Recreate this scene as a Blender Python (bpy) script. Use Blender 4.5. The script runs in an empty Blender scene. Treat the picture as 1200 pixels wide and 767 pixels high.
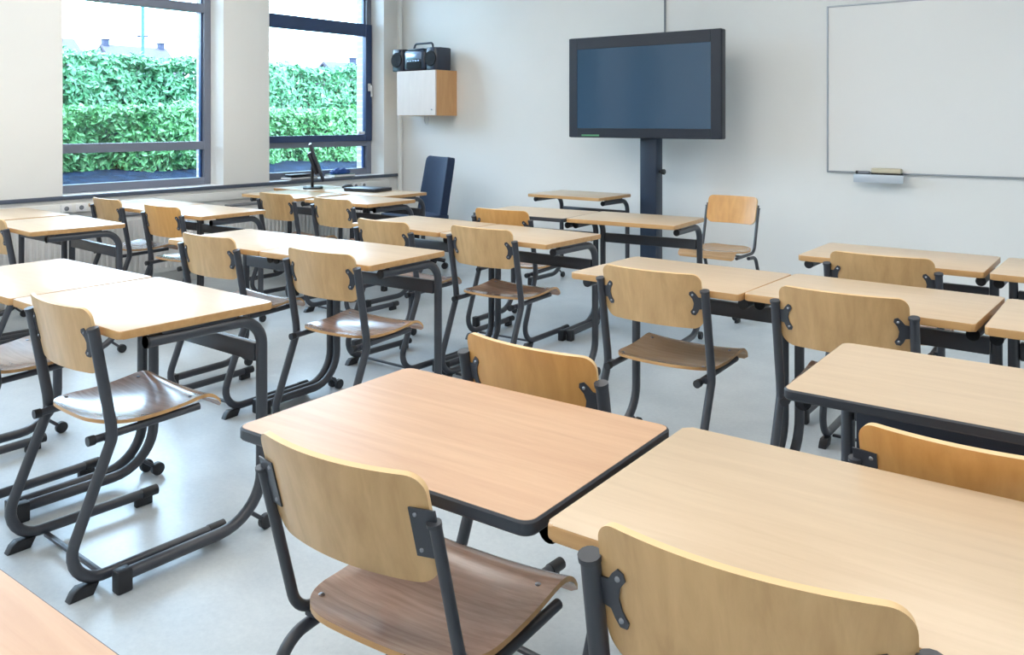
import bpy, bmesh, math, random
from mathutils import Vector, Matrix

random.seed(7)
R = math.radians
sc = bpy.context.scene
col = sc.collection

# ------------------------------------------------------------------ room frame
TH = R(38.0)            # camera yaw: forward = (-sin TH, cos TH)
CAM_H = 1.35
WL = -6.60              # inner face of the window wall (x)
WF = 6.45               # inner face of the front wall (y)
WR, WB, CEIL = 1.75, -1.75, 3.15

# ------------------------------------------------------------------ materials
def lin(c):
    def f(v):
        v = v / 255.0
        return v / 12.92 if v <= 0.04045 else ((v + 0.055) / 1.055) ** 2.4
    return (f(c[0]), f(c[1]), f(c[2]), 1.0)

def new_mat(name):
    m = bpy.data.materials.new(name)
    m.use_nodes = True
    nt = m.node_tree
    return m, nt, nt.nodes['Principled BSDF']

def plain(name, rgb, rough=0.5, metal=0.0, coat=0.0, spec=0.5, bump=0.0, bscale=200.0, vary=0.0, vscale=3.0):
    m, nt, b = new_mat(name)
    b.inputs['Base Color'].default_value = lin(rgb)
    b.inputs['Roughness'].default_value = rough
    b.inputs['Metallic'].default_value = metal
    b.inputs['Coat Weight'].default_value = coat
    b.inputs['Specular IOR Level'].default_value = spec
    tc = nt.nodes.new('ShaderNodeTexCoord')
    if vary > 0:
        n = nt.nodes.new('ShaderNodeTexNoise')
        n.inputs['Scale'].default_value = vscale
        n.inputs['Detail'].default_value = 6
        nt.links.new(tc.outputs['Object'], n.inputs['Vector'])
        r = nt.nodes.new('ShaderNodeValToRGB')
        r.color_ramp.elements[0].position = 0.3
        r.color_ramp.elements[1].position = 0.7
        r.color_ramp.elements[0].color = lin(tuple(max(0, c * (1 - vary)) for c in rgb))
        r.color_ramp.elements[1].color = lin(tuple(min(255, c * (1 + vary)) for c in rgb))
        nt.links.new(n.outputs['Fac'], r.inputs['Fac'])
        nt.links.new(r.outputs['Color'], b.inputs['Base Color'])
    if bump > 0:
        n2 = nt.nodes.new('ShaderNodeTexNoise')
        n2.inputs['Scale'].default_value = bscale
        nt.links.new(tc.outputs['Object'], n2.inputs['Vector'])
        bp = nt.nodes.new('ShaderNodeBump')
        bp.inputs['Strength'].default_value = bump
        bp.inputs['Distance'].default_value = 0.002
        nt.links.new(n2.outputs['Fac'], bp.inputs['Height'])
        nt.links.new(bp.outputs['Normal'], b.inputs['Normal'])
    return m

def wood(name, dark, light, scale, rough=0.35, coat=0.15, contrast=0.5, spec=0.5):
    """long-grained wood: stretched noise in object space, offset per object"""
    m, nt, b = new_mat(name)
    tc = nt.nodes.new('ShaderNodeTexCoord')
    oi = nt.nodes.new('ShaderNodeObjectInfo')
    mul = nt.nodes.new('ShaderNodeMath'); mul.operation = 'MULTIPLY'
    mul.inputs[1].default_value = 37.0
    nt.links.new(oi.outputs['Random'], mul.inputs[0])
    add = nt.nodes.new('ShaderNodeVectorMath'); add.operation = 'ADD'
    nt.links.new(tc.outputs['Object'], add.inputs[0])
    nt.links.new(mul.outputs[0], add.inputs[1])
    mp = nt.nodes.new('ShaderNodeMapping')
    mp.inputs['Scale'].default_value = scale
    nt.links.new(add.outputs[0], mp.inputs['Vector'])
    n = nt.nodes.new('ShaderNodeTexNoise')
    n.inputs['Scale'].default_value = 1.0
    n.inputs['Detail'].default_value = 5
    n.inputs['Roughness'].default_value = 0.6
    n.inputs['Distortion'].default_value = 0.4
    nt.links.new(mp.outputs[0], n.inputs['Vector'])
    r = nt.nodes.new('ShaderNodeValToRGB')
    r.color_ramp.elements[0].position = 0.5 - 0.25 / max(contrast, .01) * .5
    r.color_ramp.elements[1].position = 0.5 + 0.25 / max(contrast, .01) * .5
    r.color_ramp.elements[0].color = lin(dark)
    r.color_ramp.elements[1].color = lin(light)
    nt.links.new(n.outputs['Fac'], r.inputs['Fac'])
    nt.links.new(r.outputs['Color'], b.inputs['Base Color'])
    b.inputs['Roughness'].default_value = rough
    b.inputs['Coat Weight'].default_value = coat
    b.inputs['Coat Roughness'].default_value = 0.15
    b.inputs['Specular IOR Level'].default_value = spec
    return m

M = {}
M['top'] = wood('beech_laminate', (192, 168, 140), (203, 180, 152), (4, 38, 38), rough=0.33, coat=0.0, contrast=0.6)
M['top_red'] = wood('reddish_beech_laminate', (188, 149, 118), (201, 164, 132), (3, 34, 34), rough=0.38, coat=0.0, contrast=0.7)
M['edge_wood'] = wood('lacquered_beech_edge', (186, 140, 88), (205, 162, 110), (6, 40, 40), rough=0.4)
M['edge_dark'] = plain('anthracite_edge', (50, 54, 62), rough=0.45)
M['panel_dark'] = plain('blue_black_panel', (36, 42, 56), rough=0.4)
M['steel'] = plain('anthracite_powder_coat', (57, 60, 68), rough=0.38, spec=0.6, bump=0.05, bscale=900)
M['cap'] = plain('grey_plastic_cap', (60, 62, 68), rough=0.45)
M['black_plastic'] = plain('black_plastic', (30, 31, 36), rough=0.45)
M['panel'] = wood('beech_plywood', (190, 152, 104), (210, 172, 122), (26, 26, 3.0), rough=0.38, contrast=0.7)
M['panel_orange'] = wood('amber_beech_plywood', (204, 148, 82), (220, 165, 98), (26, 26, 3.0), rough=0.38, contrast=0.7)
M['ply_edge'] = plain('plywood_edge', (222, 188, 140), rough=0.5)
M['seat'] = wood('brown_lacquered_plywood', (170, 134, 114), (202, 166, 144), (5, 75, 75), rough=0.24, coat=0.9, contrast=0.8)
M['seat_tan'] = wood('tan_lacquered_plywood', (168, 134, 98), (186, 152, 114), (5, 50, 50), rough=0.25, coat=0.3, contrast=0.8)
M['rivet'] = plain('rivet_metal', (150, 152, 158), rough=0.3, metal=1.0)
M['wall'] = plain('white_wall_paint', (234, 234, 232), rough=0.6, spec=0.3, bump=0.15, bscale=260, vary=0.01, vscale=1.2)
M['ceiling'] = plain('white_ceiling', (240, 240, 238), rough=0.8, spec=0.2, bump=0.3, bscale=120)
M['sill_edge'] = plain('dark_sill_edge', (84, 92, 108), rough=0.4)
M['sill'] = plain('white_sill', (232, 232, 232), rough=0.3)
M['alu'] = plain('grey_blue_window_frame', (116, 122, 138), rough=0.35, spec=0.6)
M['sash'] = plain('shaded_blue_grey_sash', (40, 62, 104), rough=0.35, spec=0.6)  # window frame finish again, casement's shadow put into the darker colour
M['white_plastic'] = plain('white_plastic', (232, 233, 236), rough=0.35)
M['grey_plastic'] = plain('grey_plastic', (120, 124, 132), rough=0.5)
M['radiator'] = plain('radiator_enamel', (222, 222, 222), rough=0.35)
M['tv'] = plain('black_tv_housing', (26, 33, 47), rough=0.38, spec=0.5)
M['screen'] = plain('lcd_screen_reflection_tone', (50, 80, 106), rough=0.16, spec=0.75, coat=0.0)  # base raised to a blue standing in for the bright room's reflection
M['stand'] = plain('dark_blue_black_steel', (28, 44, 66), rough=0.4, spec=0.6)
M['tray'] = plain('pale_aluminium', (196, 204, 214), rough=0.4, metal=0.2)
M['whiteboard'] = plain('whiteboard_enamel', (234, 234, 233), rough=0.22, spec=0.5)
M['board_frame'] = plain('brushed_aluminium', (168, 174, 182), rough=0.35, metal=0.9)
M['cab_wood'] = wood('orange_birch_carcass', (204, 152, 100), (216, 166, 114), (26, 26, 4), rough=0.45, contrast=0.6)
M['cab_door'] = wood('pale_birch_door', (216, 202, 194), (224, 210, 202), (26, 26, 4), rough=0.4, contrast=0.5)
M['stereo'] = plain('blue_black_plastic', (24, 36, 58), rough=0.28, spec=0.7)
M['stereo_dark'] = plain('speaker_cloth', (20, 22, 28), rough=0.85, bump=0.4, bscale=1200)
M['silver'] = plain('silver_plastic', (150, 165, 188), rough=0.25, metal=0.6)
M['fabric_navy'] = plain('dark_navy_upholstery', (24, 42, 70), rough=0.8, bump=0.5, bscale=1500, vary=0.06, vscale=60)
M['paper'] = plain('white_paper', (238, 238, 238), rough=0.7)
M['blue_cloth'] = plain('blue_nylon', (30, 70, 140), rough=0.55, vary=0.1, vscale=30)
M['green_book'] = plain('green_book_cover', (60, 110, 100), rough=0.5)
M['eraser'] = plain('beige_eraser', (206, 196, 172), rough=0.7)
M['felt'] = plain('dark_felt', (60, 58, 58), rough=0.9)
M['green_led'] = plain('green_sticker', (90, 150, 110), rough=0.4)

# floor: mottled pale grey-blue linoleum
def floor_mat():
    m, nt, b = new_mat('grey_blue_linoleum')
    tc = nt.nodes.new('ShaderNodeTexCoord')
    n1 = nt.nodes.new('ShaderNodeTexNoise'); n1.inputs['Scale'].default_value = 55; n1.inputs['Detail'].default_value = 8; n1.inputs['Roughness'].default_value = .75
    n2 = nt.nodes.new('ShaderNodeTexNoise'); n2.inputs['Scale'].default_value = 5; n2.inputs['Detail'].default_value = 5
    for n in (n1, n2): nt.links.new(tc.outputs['Object'], n.inputs['Vector'])
    r1 = nt.nodes.new('ShaderNodeValToRGB')
    r1.color_ramp.elements[0].position = .36; r1.color_ramp.elements[1].position = .64
    r1.color_ramp.elements[0].color = lin((170, 180, 188)); r1.color_ramp.elements[1].color = lin((192, 200, 205))
    r2 = nt.nodes.new('ShaderNodeValToRGB')
    r2.color_ramp.elements[0].position = .35; r2.color_ramp.elements[1].position = .65
    r2.color_ramp.elements[0].color = lin((172, 181, 189)); r2.color_ramp.elements[1].color = lin((191, 199, 204))
    mx = nt.nodes.new('ShaderNodeMixRGB'); mx.inputs['Fac'].default_value = .5
    nt.links.new(n1.outputs['Fac'], r1.inputs['Fac']); nt.links.new(n2.outputs['Fac'], r2.inputs['Fac'])
    nt.links.new(r1.outputs['Color'], mx.inputs['Color1']); nt.links.new(r2.outputs['Color'], mx.inputs['Color2'])
    nt.links.new(mx.outputs['Color'], b.inputs['Base Color'])
    b.inputs['Roughness'].default_value = .30
    b.inputs['Specular IOR Level'].default_value = .5
    return m
M['floor'] = floor_mat()

def glass_mat():
    m = bpy.data.materials.new('window_glass'); m.use_nodes = True
    nt = m.node_tree; nt.nodes.clear()
    out = nt.nodes.new('ShaderNodeOutputMaterial')
    tr = nt.nodes.new('ShaderNodeBsdfTransparent'); tr.inputs['Color'].default_value = (.93, .97, .98, 1)
    gl = nt.nodes.new('ShaderNodeBsdfGlossy'); gl.inputs['Roughness'].default_value = 0.02
    fr = nt.nodes.new('ShaderNodeFresnel'); fr.inputs['IOR'].default_value = 1.35
    mx = nt.nodes.new('ShaderNodeMixShader')
    nt.links.new(fr.outputs[0], mx.inputs['Fac']); nt.links.new(tr.outputs[0], mx.inputs[1]); nt.links.new(gl.outputs[0], mx.inputs[2])
    nt.links.new(mx.outputs[0], out.inputs['Surface'])
    return m
M['glass'] = glass_mat()

def brick_mat():
    m, nt, b = new_mat('pale_outer_brick')
    tc = nt.nodes.new('ShaderNodeTexCoord')
    sep = nt.nodes.new('ShaderNodeSeparateXYZ'); cmb = nt.nodes.new('ShaderNodeCombineXYZ')
    ad = nt.nodes.new('ShaderNodeMath'); ad.operation = 'ADD'
    nt.links.new(tc.outputs['Object'], sep.inputs[0])
    nt.links.new(sep.outputs['X'], ad.inputs[0]); nt.links.new(sep.outputs['Y'], ad.inputs[1])
    nt.links.new(ad.outputs[0], cmb.inputs['X']); nt.links.new(sep.outputs['Z'], cmb.inputs['Y'])
    br = nt.nodes.new('ShaderNodeTexBrick')
    br.inputs['Scale'].default_value = 1.0
    br.inputs['Brick Width'].default_value = .22; br.inputs['Row Height'].default_value = .065
    br.inputs['Mortar Size'].default_value = .008
    br.inputs['Color1'].default_value = lin((160, 150, 164)); br.inputs['Color2'].default_value = lin((148, 138, 152))
    br.inputs['Mortar'].default_value = lin((186, 184, 190))
    nt.links.new(cmb.outputs[0], br.inputs['Vector'])
    nt.links.new(br.outputs['Color'], b.inputs['Base Color'])
    b.inputs['Roughness'].default_value = .85
    return m
M['brick'] = brick_mat()

def leaf_mat(name, c1, c2, c3):
    m, nt, b = new_mat(name)
    tc = nt.nodes.new('ShaderNodeTexCoord')
    n = nt.nodes.new('ShaderNodeTexNoise'); n.inputs['Scale'].default_value = 14; n.inputs['Detail'].default_value = 3
    nt.links.new(tc.outputs['Object'], n.inputs['Vector'])
    r = nt.nodes.new('ShaderNodeValToRGB')
    r.color_ramp.elements[0].position = .34; r.color_ramp.elements[1].position = .68
    r.color_ramp.elements[0].color = lin(c1); r.color_ramp.elements[1].color = lin(c3)
    e = r.color_ramp.elements.new(.5); e.color = lin(c2)
    nt.links.new(n.outputs['Fac'], r.inputs['Fac'])
    nt.links.new(r.outputs['Color'], b.inputs['Base Color'])
    b.inputs['Roughness'].default_value = .42
    b.inputs['Specular IOR Level'].default_value = .5
    return m
M['leaf_a'] = leaf_mat('hedge_leaf_bluish', (42, 90, 60), (70, 132, 84), (120, 174, 126))
M['leaf_b'] = leaf_mat('hedge_leaf_fresh', (44, 96, 52), (78, 142, 76), (128, 180, 118))
M['soil'] = plain('damp_soil', (24, 34, 48), rough=.95, spec=.1, vary=.35, vscale=8)
M['core'] = plain('hedge_inside', (26, 60, 48), rough=.9)
M['roof'] = plain('pale_roof_tile', (66, 60, 68), rough=.8, vary=.05, vscale=2)
M['render'] = plain('pale_house_wall', (96, 92, 92), rough=.9)
M['chimney'] = plain('grey_chimney', (44, 48, 66), rough=.9)
M['pole'] = plain('turquoise_paint', (20, 72, 84), rough=.5)
M['bark'] = plain('hazy_grey_bark', (92, 94, 104), rough=.9)  # distance haze mixed into the bark colour
M['twig'] = plain('hazy_grey_blue_leaf', (110, 122, 142), rough=.9)  # far tree's leaves, greyed and blued to paint in the haze

def emit_mat(name, rgb, s):
    m = bpy.data.materials.new(name); m.use_nodes = True
    nt = m.node_tree; nt.nodes.clear()
    out = nt.nodes.new('ShaderNodeOutputMaterial'); e = nt.nodes.new('ShaderNodeEmission')
    e.inputs['Color'].default_value = (*rgb, 1); e.inputs['Strength'].default_value = s
    nt.links.new(e.outputs[0], out.inputs['Surface'])
    return m
LAMP = 9.0
SKY = 18.0
EXPO = 0.10
M['lamp'] = emit_mat('fluorescent_diffuser', (1.0, 0.97, 0.92), LAMP)

# ------------------------------------------------------------------ mesh helpers
class MB:
    def __init__(self):
        self.bm = bmesh.new(); self.mats = []
    def mi(self, m):
        if m not in self.mats: self.mats.append(m)
        return self.mats.index(m)
    def add(self, tmp, mat):
        i = self.mi(mat)
        me = bpy.data.meshes.new('tmp'); tmp.to_mesh(me); tmp.free()
        n0 = len(self.bm.faces)
        self.bm.from_mesh(me); bpy.data.meshes.remove(me)
        self.bm.faces.ensure_lookup_table()
        for f in self.bm.faces[n0:]: f.material_index = i
        return self
    def box(self, lo, hi, mat, bevel=0.0, seg=2, mtx=None):
        t = bmesh.new()
        bmesh.ops.create_cube(t, size=1.0)
        lo, hi = Vector(lo), Vector(hi)
        for v in t.verts:
            v.co = Vector((lo[k] + (v.co[k] + .5) * (hi[k] - lo[k]) for k in range(3)))
        if bevel > 0:
            bmesh.ops.bevel(t, geom=t.edges[:], offset=bevel, segments=seg, affect='EDGES', profile=.5)
        if mtx is not None: t.transform(mtx)
        return self.add(t, mat)
    def tube(self, pts, r, mat, seg=14, caps=True, flat=None, up=None):
        """sweep a circle (or ellipse flat=(rx,ry)) along a polyline"""
        t = bmesh.new()
        pts = [Vector(p) for p in pts]
        n = len(pts)
        tang = []
        for i in range(n):
            a = pts[max(i - 1, 0)]; b = pts[min(i + 1, n - 1)]
            if 0 < i < n - 1:
                d = (pts[i] - a).normalized() + (b - pts[i]).normalized()
            else:
                d = b - a
            tang.append(d.normalized())
        ref = Vector(up) if up else (Vector((1, 0, 0)) if abs(tang[0].x) < .9 else Vector((0, 0, 1)))
        rings = []
        nrm = (ref - tang[0] * ref.dot(tang[0])).normalized()
        for i in range(n):
            if i > 0:
                q = tang[i - 1].rotation_difference(tang[i]); nrm = q @ nrm
                nrm = (nrm - tang[i] * nrm.dot(tang[i])).normalized()
            bi = tang[i].cross(nrm)
            rx, ry = flat if flat else (r, r)
            rings.append([t.verts.new(pts[i] + nrm * (rx * math.cos(2 * math.pi * k / seg)) + bi * (ry * math.sin(2 * math.pi * k / seg))) for k in range(seg)])
        for i in range(n - 1):
            for k in range(seg):
                k2 = (k + 1) % seg
                t.faces.new((rings[i][k], rings[i][k2], rings[i + 1][k2], rings[i + 1][k]))
        if caps:
            t.faces.new(rings[0][::-1]); t.faces.new(rings[-1])
        bmesh.ops.recalc_face_normals(t, faces=t.faces[:])
        return self.add(t, mat)
    def lathe(self, prof, mat, seg=24, mtx=None):
        """prof [(r,z)] turned about z"""
        t = bmesh.new(); rings = []
        for r, z in prof:
            rings.append([t.verts.new((r * math.cos(2 * math.pi * k / seg), r * math.sin(2 * math.pi * k / seg), z)) for k in range(seg)])
        for i in range(len(prof) - 1):
            for k in range(seg):
                k2 = (k + 1) % seg
                t.faces.new((rings[i][k], rings[i][k2], rings[i + 1][k2], rings[i + 1][k]))
        t.faces.new(rings[0][::-1]); t.faces.new(rings[-1])
        bmesh.ops.recalc_face_normals(t, faces=t.faces[:])
        if mtx is not None: t.transform(mtx)
        return self.add(t, mat)
    def prism(self, outline, z0, z1, mat, mtx=None, bevel=0.0, seg=2):
        """outline [(x,y)] extruded z0..z1"""
        t = bmesh.new()
        lo = [t.verts.new((x, y, z0)) for x, y in outline]; hi = [t.verts.new((x, y, z1)) for x, y in outline]
        n = len(outline)
        fb = t.faces.new(lo[::-1]); ft = t.faces.new(hi)
        for k in range(n):
            t.faces.new((lo[k], lo[(k + 1) % n], hi[(k + 1) % n], hi[k]))
        if bevel > 0:
            es = [e for e in t.edges if abs(e.verts[0].co.z - e.verts[1].co.z) < 1e-6]
            bmesh.ops.bevel(t, geom=es, offset=bevel, segments=seg, affect='EDGES', profile=.5)
        bmesh.ops.recalc_face_normals(t, faces=t.faces[:])
        if mtx is not None: t.transform(mtx)
        return self.add(t, mat)
    def build(self, name, parent=None, smooth=True, angle=35):
        me = bpy.data.meshes.new(name)
        self.bm.to_mesh(me); self.bm.free()
        for m in self.mats: me.materials.append(m)
        if smooth:
            for p in me.polygons: p.use_smooth = True
            me.set_sharp_from_angle(angle=R(angle))
        o = bpy.data.objects.new(name, me); col.objects.link(o)
        if parent is not None: o.parent = parent
        return o

def fillet(pts, rads, seg=7):
    """round the inner corners of a polyline"""
    pts = [Vector(p) for p in pts]
    out = [pts[0]]
    for i in range(1, len(pts) - 1):
        p, a, b = pts[i], pts[i - 1], pts[i + 1]
        r = rads[i - 1] if isinstance(rads, (list, tuple)) else rads
        d1 = (a - p).normalized(); d2 = (b - p).normalized()
        ang = d1.angle(d2)
        if r <= 0 or ang > math.pi - .02:
            out.append(p); continue
        t = min(r / math.tan(ang / 2), (a - p).length * .49 if i > 1 else (a - p).length * .95, (b - p).length * .95)
        rr = t * math.tan(ang / 2)
        c = p + (d1 + d2).normalized() * (rr / math.sin(ang / 2))
        s = p + d1 * t - c; e = p + d2 * t - c
        tot = s.angle(e); ax = s.cross(e).normalized()
        for k in range(seg + 1):
            out.append(c + Matrix.Rotation(tot * k / seg, 3, ax) @ s)
    out.append(pts[-1])
    return out

def rrect(x0, y0, x1, y1, r, seg=6):
    pts = []
    for cx, cy, a0 in ((x1 - r, y1 - r, 0), (x0 + r, y1 - r, 90), (x0 + r, y0 + r, 180), (x1 - r, y0 + r, 270)):
        for k in range(seg + 1):
            a = R(a0 + 90 * k / seg); pts.append((cx + r * math.cos(a), cy + r * math.sin(a)))
    return pts

def tag(o, label=None, cat=None, group=None, kind=None):
    if label: o['label'] = label
    if cat: o['category'] = cat
    if group: o['group'] = group
    if kind: o['kind'] = kind
    return o

def empty(name, loc=(0, 0, 0), rz=0.0):
    o = bpy.data.objects.new(name, None); col.objects.link(o)
    o.location = loc; o.rotation_euler = (0, 0, rz); o.empty_display_size = .1
    return o

def kids(o): return [c for c in bpy.data.objects if c.parent is o]
TREE = {}
def copy_tree(o, parent=None):
    c = o.copy(); col.objects.link(c)
    if parent is not None: c.parent = parent
    for ch in TREE.get(o.name) or kids(o): copy_tree(ch, c)
    return c

def structure(o): o['kind'] = 'structure'; return o

# ------------------------------------------------------------------ camera
cd = bpy.data.cameras.new('camera'); cam = bpy.data.objects.new('camera', cd); col.objects.link(cam)
cam.location = (0, 0, CAM_H); cam.rotation_euler = (R(90), 0, TH)
cd.sensor_width = 36.0; cd.lens = 36.0 * 1000 / 1200
cd.shift_y = -(383.5 - 141.0) / 1200
cd.clip_start = .02; cd.clip_end = 400
sc.camera = cam

# ------------------------------------------------------------------ room shell
structure(MB().box((WL - .3, WB - .2, -.1), (WR + .2, WF + .2, 0), M['floor']).build('floor', smooth=False))
structure(MB().box((WL - .5, WB - .2, CEIL), (WR + .2, WF + .2, CEIL + .15), M['ceiling']).build('ceiling', smooth=False))
structure(MB().box((WL - .28, WF, 0), (WR + .2, WF + .2, CEIL), M['wall']).build('wall_front', smooth=False))
structure(MB().box((WR, WB - .2, 0), (WR + .2, WF, CEIL), M['wall']).build('wall_right', smooth=False))
structure(MB().box((WL - .28, WB - .2, 0), (WR, WB, CEIL), M['wall']).build('wall_back', smooth=False))

SILL = .783
WT = 2.92
openings = [(2.97, 4.337, 1), (4.817, 6.253, 2), (1.14, 2.49, 3), (-.70, .66, 4)]
op = sorted((a, b) for a, b, n in openings)
w = MB()
TI = .26
w.box((WL - TI, WB, 0), (WL, WF, SILL - .03), M['wall'])
w.box((WL - TI, WB, WT), (WL, WF, CEIL), M['wall'])
y = WB
for a, b in op + [(WF, WF)]:
    w.box((WL - TI, y, SILL - .03), (WL, a, WT), M['wall']); y = b
structure(w.build('wall_left', smooth=False))
w = MB()
XO0, XO1 = WL - TI - .16, WL - TI
w.box((XO0, WB - .2, -.6), (XO1, WF + .4, SILL - .06), M['brick'])
w.box((XO0, WB - .2, WT - .02), (XO1, WF + .4, CEIL + .2), M['brick'])
y = WB - .2
for a, b in op + [(WF + .4, WF + .4)]:
    w.box((XO0, y, SILL - .06), (XO1, a + (.0 if a < WF else 0), WT - .02), M['brick']); y = b
structure(w.build('wall_outer', smooth=False))

# sill board with a dark front edge
s = MB()
s.box((WL - .0, WB, SILL - .03), (WL + .025, WF - .001, SILL), M['sill_edge'], bevel=.003)
structure(s.build('trim_1'))
for i, (a, b) in enumerate(op):
    structure(MB().box((WL - .19, a + .001, SILL - .03), (WL, b - .001, SILL + .001), M['sill']).build('trim_%d' % (i + 2), smooth=False))

FX = WL - .19            # room side of the window frames
def window(n, a, b, casement):
    root = empty('window_%d' % n, (FX, (a + b) / 2, SILL)); structure(root)
    ca = (a + b) / 2; F = .065; D0, D1 = -.07, 0.0
    L, H = a - ca + .001, b - ca - .001
    al = M['alu']
    z = lambda q: q - SILL
    def fr(name, parts, mat):
        m = MB()
        for lo, hi in parts: m.box(lo, hi, mat, bevel=.003, seg=1)
        return m.build(name, root)
    top = WT
    zt0, zt1 = (2.30, 2.38) if not casement else (2.30, 2.37)
    zm0, zm1 = (1.093, 1.166) if not casement else (1.08, 1.14)
    fr('frame', [((D0, L, z(SILL)), (D1, L + F, z(top))), ((D0, H - F, z(SILL)), (D1, H, z(top))),
                 ((D0, L + F, z(top) - F), (D1, H - F, z(top))), ((D0, L + F, z(SILL)), (D1, H - F, z(SILL) + F))], al)
    fr('transom', [((D0, L + F, z(zt0)), (D1, H - F, z(zt1)))], al)
    fr('transom', [((D0, L + F, z(zm0)), (D1, H - F, z(zm1)))], al)
    def pane(z0, z1, i=0.0):
        return MB().box((-.045, L + F - .01 + i, z(z0)), (-.037, H - F + .01 - i, z(z1)), M['glass']).build('pane', root, smooth=False)
    pane(SILL + F - .01, zm0 + .01); pane(zt1 - .01, top - F + .01)
    # dark glazing gasket strips beside the panes
    g = MB()
    for z0, z1 in ((SILL + F, zm0), (zm1, zt0), (zt1, top - F)):
        if casement and z0 == zm1: continue
        g.box((-.066, H - F - .014, z(z0)), (-.03, H - F - .001, z(z1)), M['sash'])
        g.box((-.066, L + F + .001, z(z0)), (-.03, L + F + .014, z(z1)), M['sash'])
    g.build('gasket', root, smooth=False)
    if casement:
        S = .085; a0, b0 = L + .012, H - .012; s0, s1 = 1.135, 2.365
        m = MB()
        for lo, hi in [((-.03, a0, z(s0)), (.025, a0 + S, z(s1))), ((-.03, b0 - S, z(s0)), (.025, b0, z(s1))),
                       ((-.03, a0 + S, z(s1) - .13), (.025, b0 - S, z(s1))), ((-.03, a0 + S, z(s0)), (.025, b0 - S, z(s0) + .065))]:
            m.box(lo, hi, M['sash'], bevel=.004, seg=1)
        m.build('sash', root)
        MB().box((-.012, a0 + S - .01, z(s0) + .055), (-.004, b0 - S + .01, z(s1) - .12), M['glass']).build('pane', root, smooth=False)
        h = MB()
        h.box((.025, b0 - .06, z(1.66)), (.033, b0 - .025, z(1.74)), M['white_plastic'], bevel=.003)
        h.tube(fillet([(.03, b0 - .042, z(1.715)), (.062, b0 - .042, z(1.715)), (.062, b0 - .042, z(1.60))], .012), .009, M['white_plastic'], seg=10)
        h.build('handle', root)
        # small white sensor clip on the pane corner
        MB().box((-.002, b0 - S - .085, z(s0) + .068), (.012, b0 - S - .004, z(s0) + .10), M['white_plastic'], bevel=.003).build('sensor', root)
    else:
        MB().box((-.045, L + F - .01, z(zm1) - .01), (-.037, H - F + .01, z(zt0) + .01), M['glass']).build('pane', root, smooth=False)
    return root
for a, b, n in openings: window(n, a, b, n in (2,))

# heating pipe in the corner, cable on the wall above the display
p = MB(); p.tube([(WL + .10, WF - .055, .001), (WL + .10, WF - .055, CEIL - .001)], .022, M['wall'], seg=16)
tag(p.build('heating_pipe'), 'white vertical heating pipe in the corner beside the second window', 'pipe')
tag(MB().box((-3.41, WF - .010, 2.02), (-3.396, WF - .001, CEIL - .001), M['grey_plastic']).build('wall_cable'),
    'thin grey cable running up the white wall above the display', 'cable')
structure(MB().box((-2.85, WF - .012, 0), (WR, WF, .06), M['wall']).build('baseboard_front', smooth=False))

# ------------------------------------------------------------------ radiators
def radiator(a, b, label):
    root = empty('radiator', (WL + .07, (a + b) / 2, 0))
    h = (b - a) / 2
    m = MB(); m.box((-.045, -h, .12), (.035, h, .60), M['radiator'], bevel=.006)
    n = int((b - a) / .042)
    for k in range(n):
        yy = -h + (k + .5) * (2 * h / n)
        m.box((.03, yy - .012, .15), (.047, yy + .012, .57), M['radiator'], bevel=.006, seg=1)
    m.build('panel', root)
    t = MB(); t.box((-.05, -h - .004, .60), (.045, h + .004, .615), M['grey_plastic'], bevel=.003)
    t.build('top_grille', root)
    for sgn in (-1, 1):
        f = MB(); f.box((-.03, sgn * (h - .15) - .02, 0), (.02, sgn * (h - .15) + .02, .125), M['radiator'], bevel=.003); f.build('foot', root)
    v = MB(); v.lathe([(.014, 0), (.02, .005), (.02, .05), (.012, .06)], M['white_plastic'], seg=14, mtx=Matrix.Translation((0, -h - .035, .5)))
    v.tube([(0, -h + .01, .5), (0, -h - .035, .5), (0, -h - .035, .001)], .008, M['radiator'], seg=8)
    v.build('valve', root)
    tag(root, label, 'radiator', 'panel radiators under the windows')
radiator(4.34, 6.2, 'white ribbed panel radiator under the window nearest the corner')
radiator(2.42, 4.1, 'white ribbed panel radiator under the large window behind the left rows of desks')
# cable trunk under the sill with sockets
structure(MB().box((WL + .0005, WB + .01, .655), (WL + .03, WF - .15, .725), M['wall'], bevel=.004).build('trim_8'))
def socket(yc, label):
    o = MB(); o.box((.0, -.04, -.03), (.012, .04, .03), M['white_plastic'], bevel=.004)
    o.lathe([(.017, 0), (.017, .006), (.013, .008)], M['grey_plastic'], seg=16, mtx=Matrix.Translation((.010, 0, 0)) @ Matrix.Rotation(R(90), 4, 'Y'))
    b = o.build('wall_socket'); b.location = (WL + .0305, yc, .69)
    tag(b, label, 'socket', 'sockets under the window sill')
socket(2.98, 'left one of the two wall sockets under the near window sill')
socket(3.09, 'right one of the two wall sockets under the near window sill')
socket(5.83, 'left one of the two wall sockets above the teacher desk')
socket(5.94, 'right one of the two wall sockets above the teacher desk')

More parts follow.
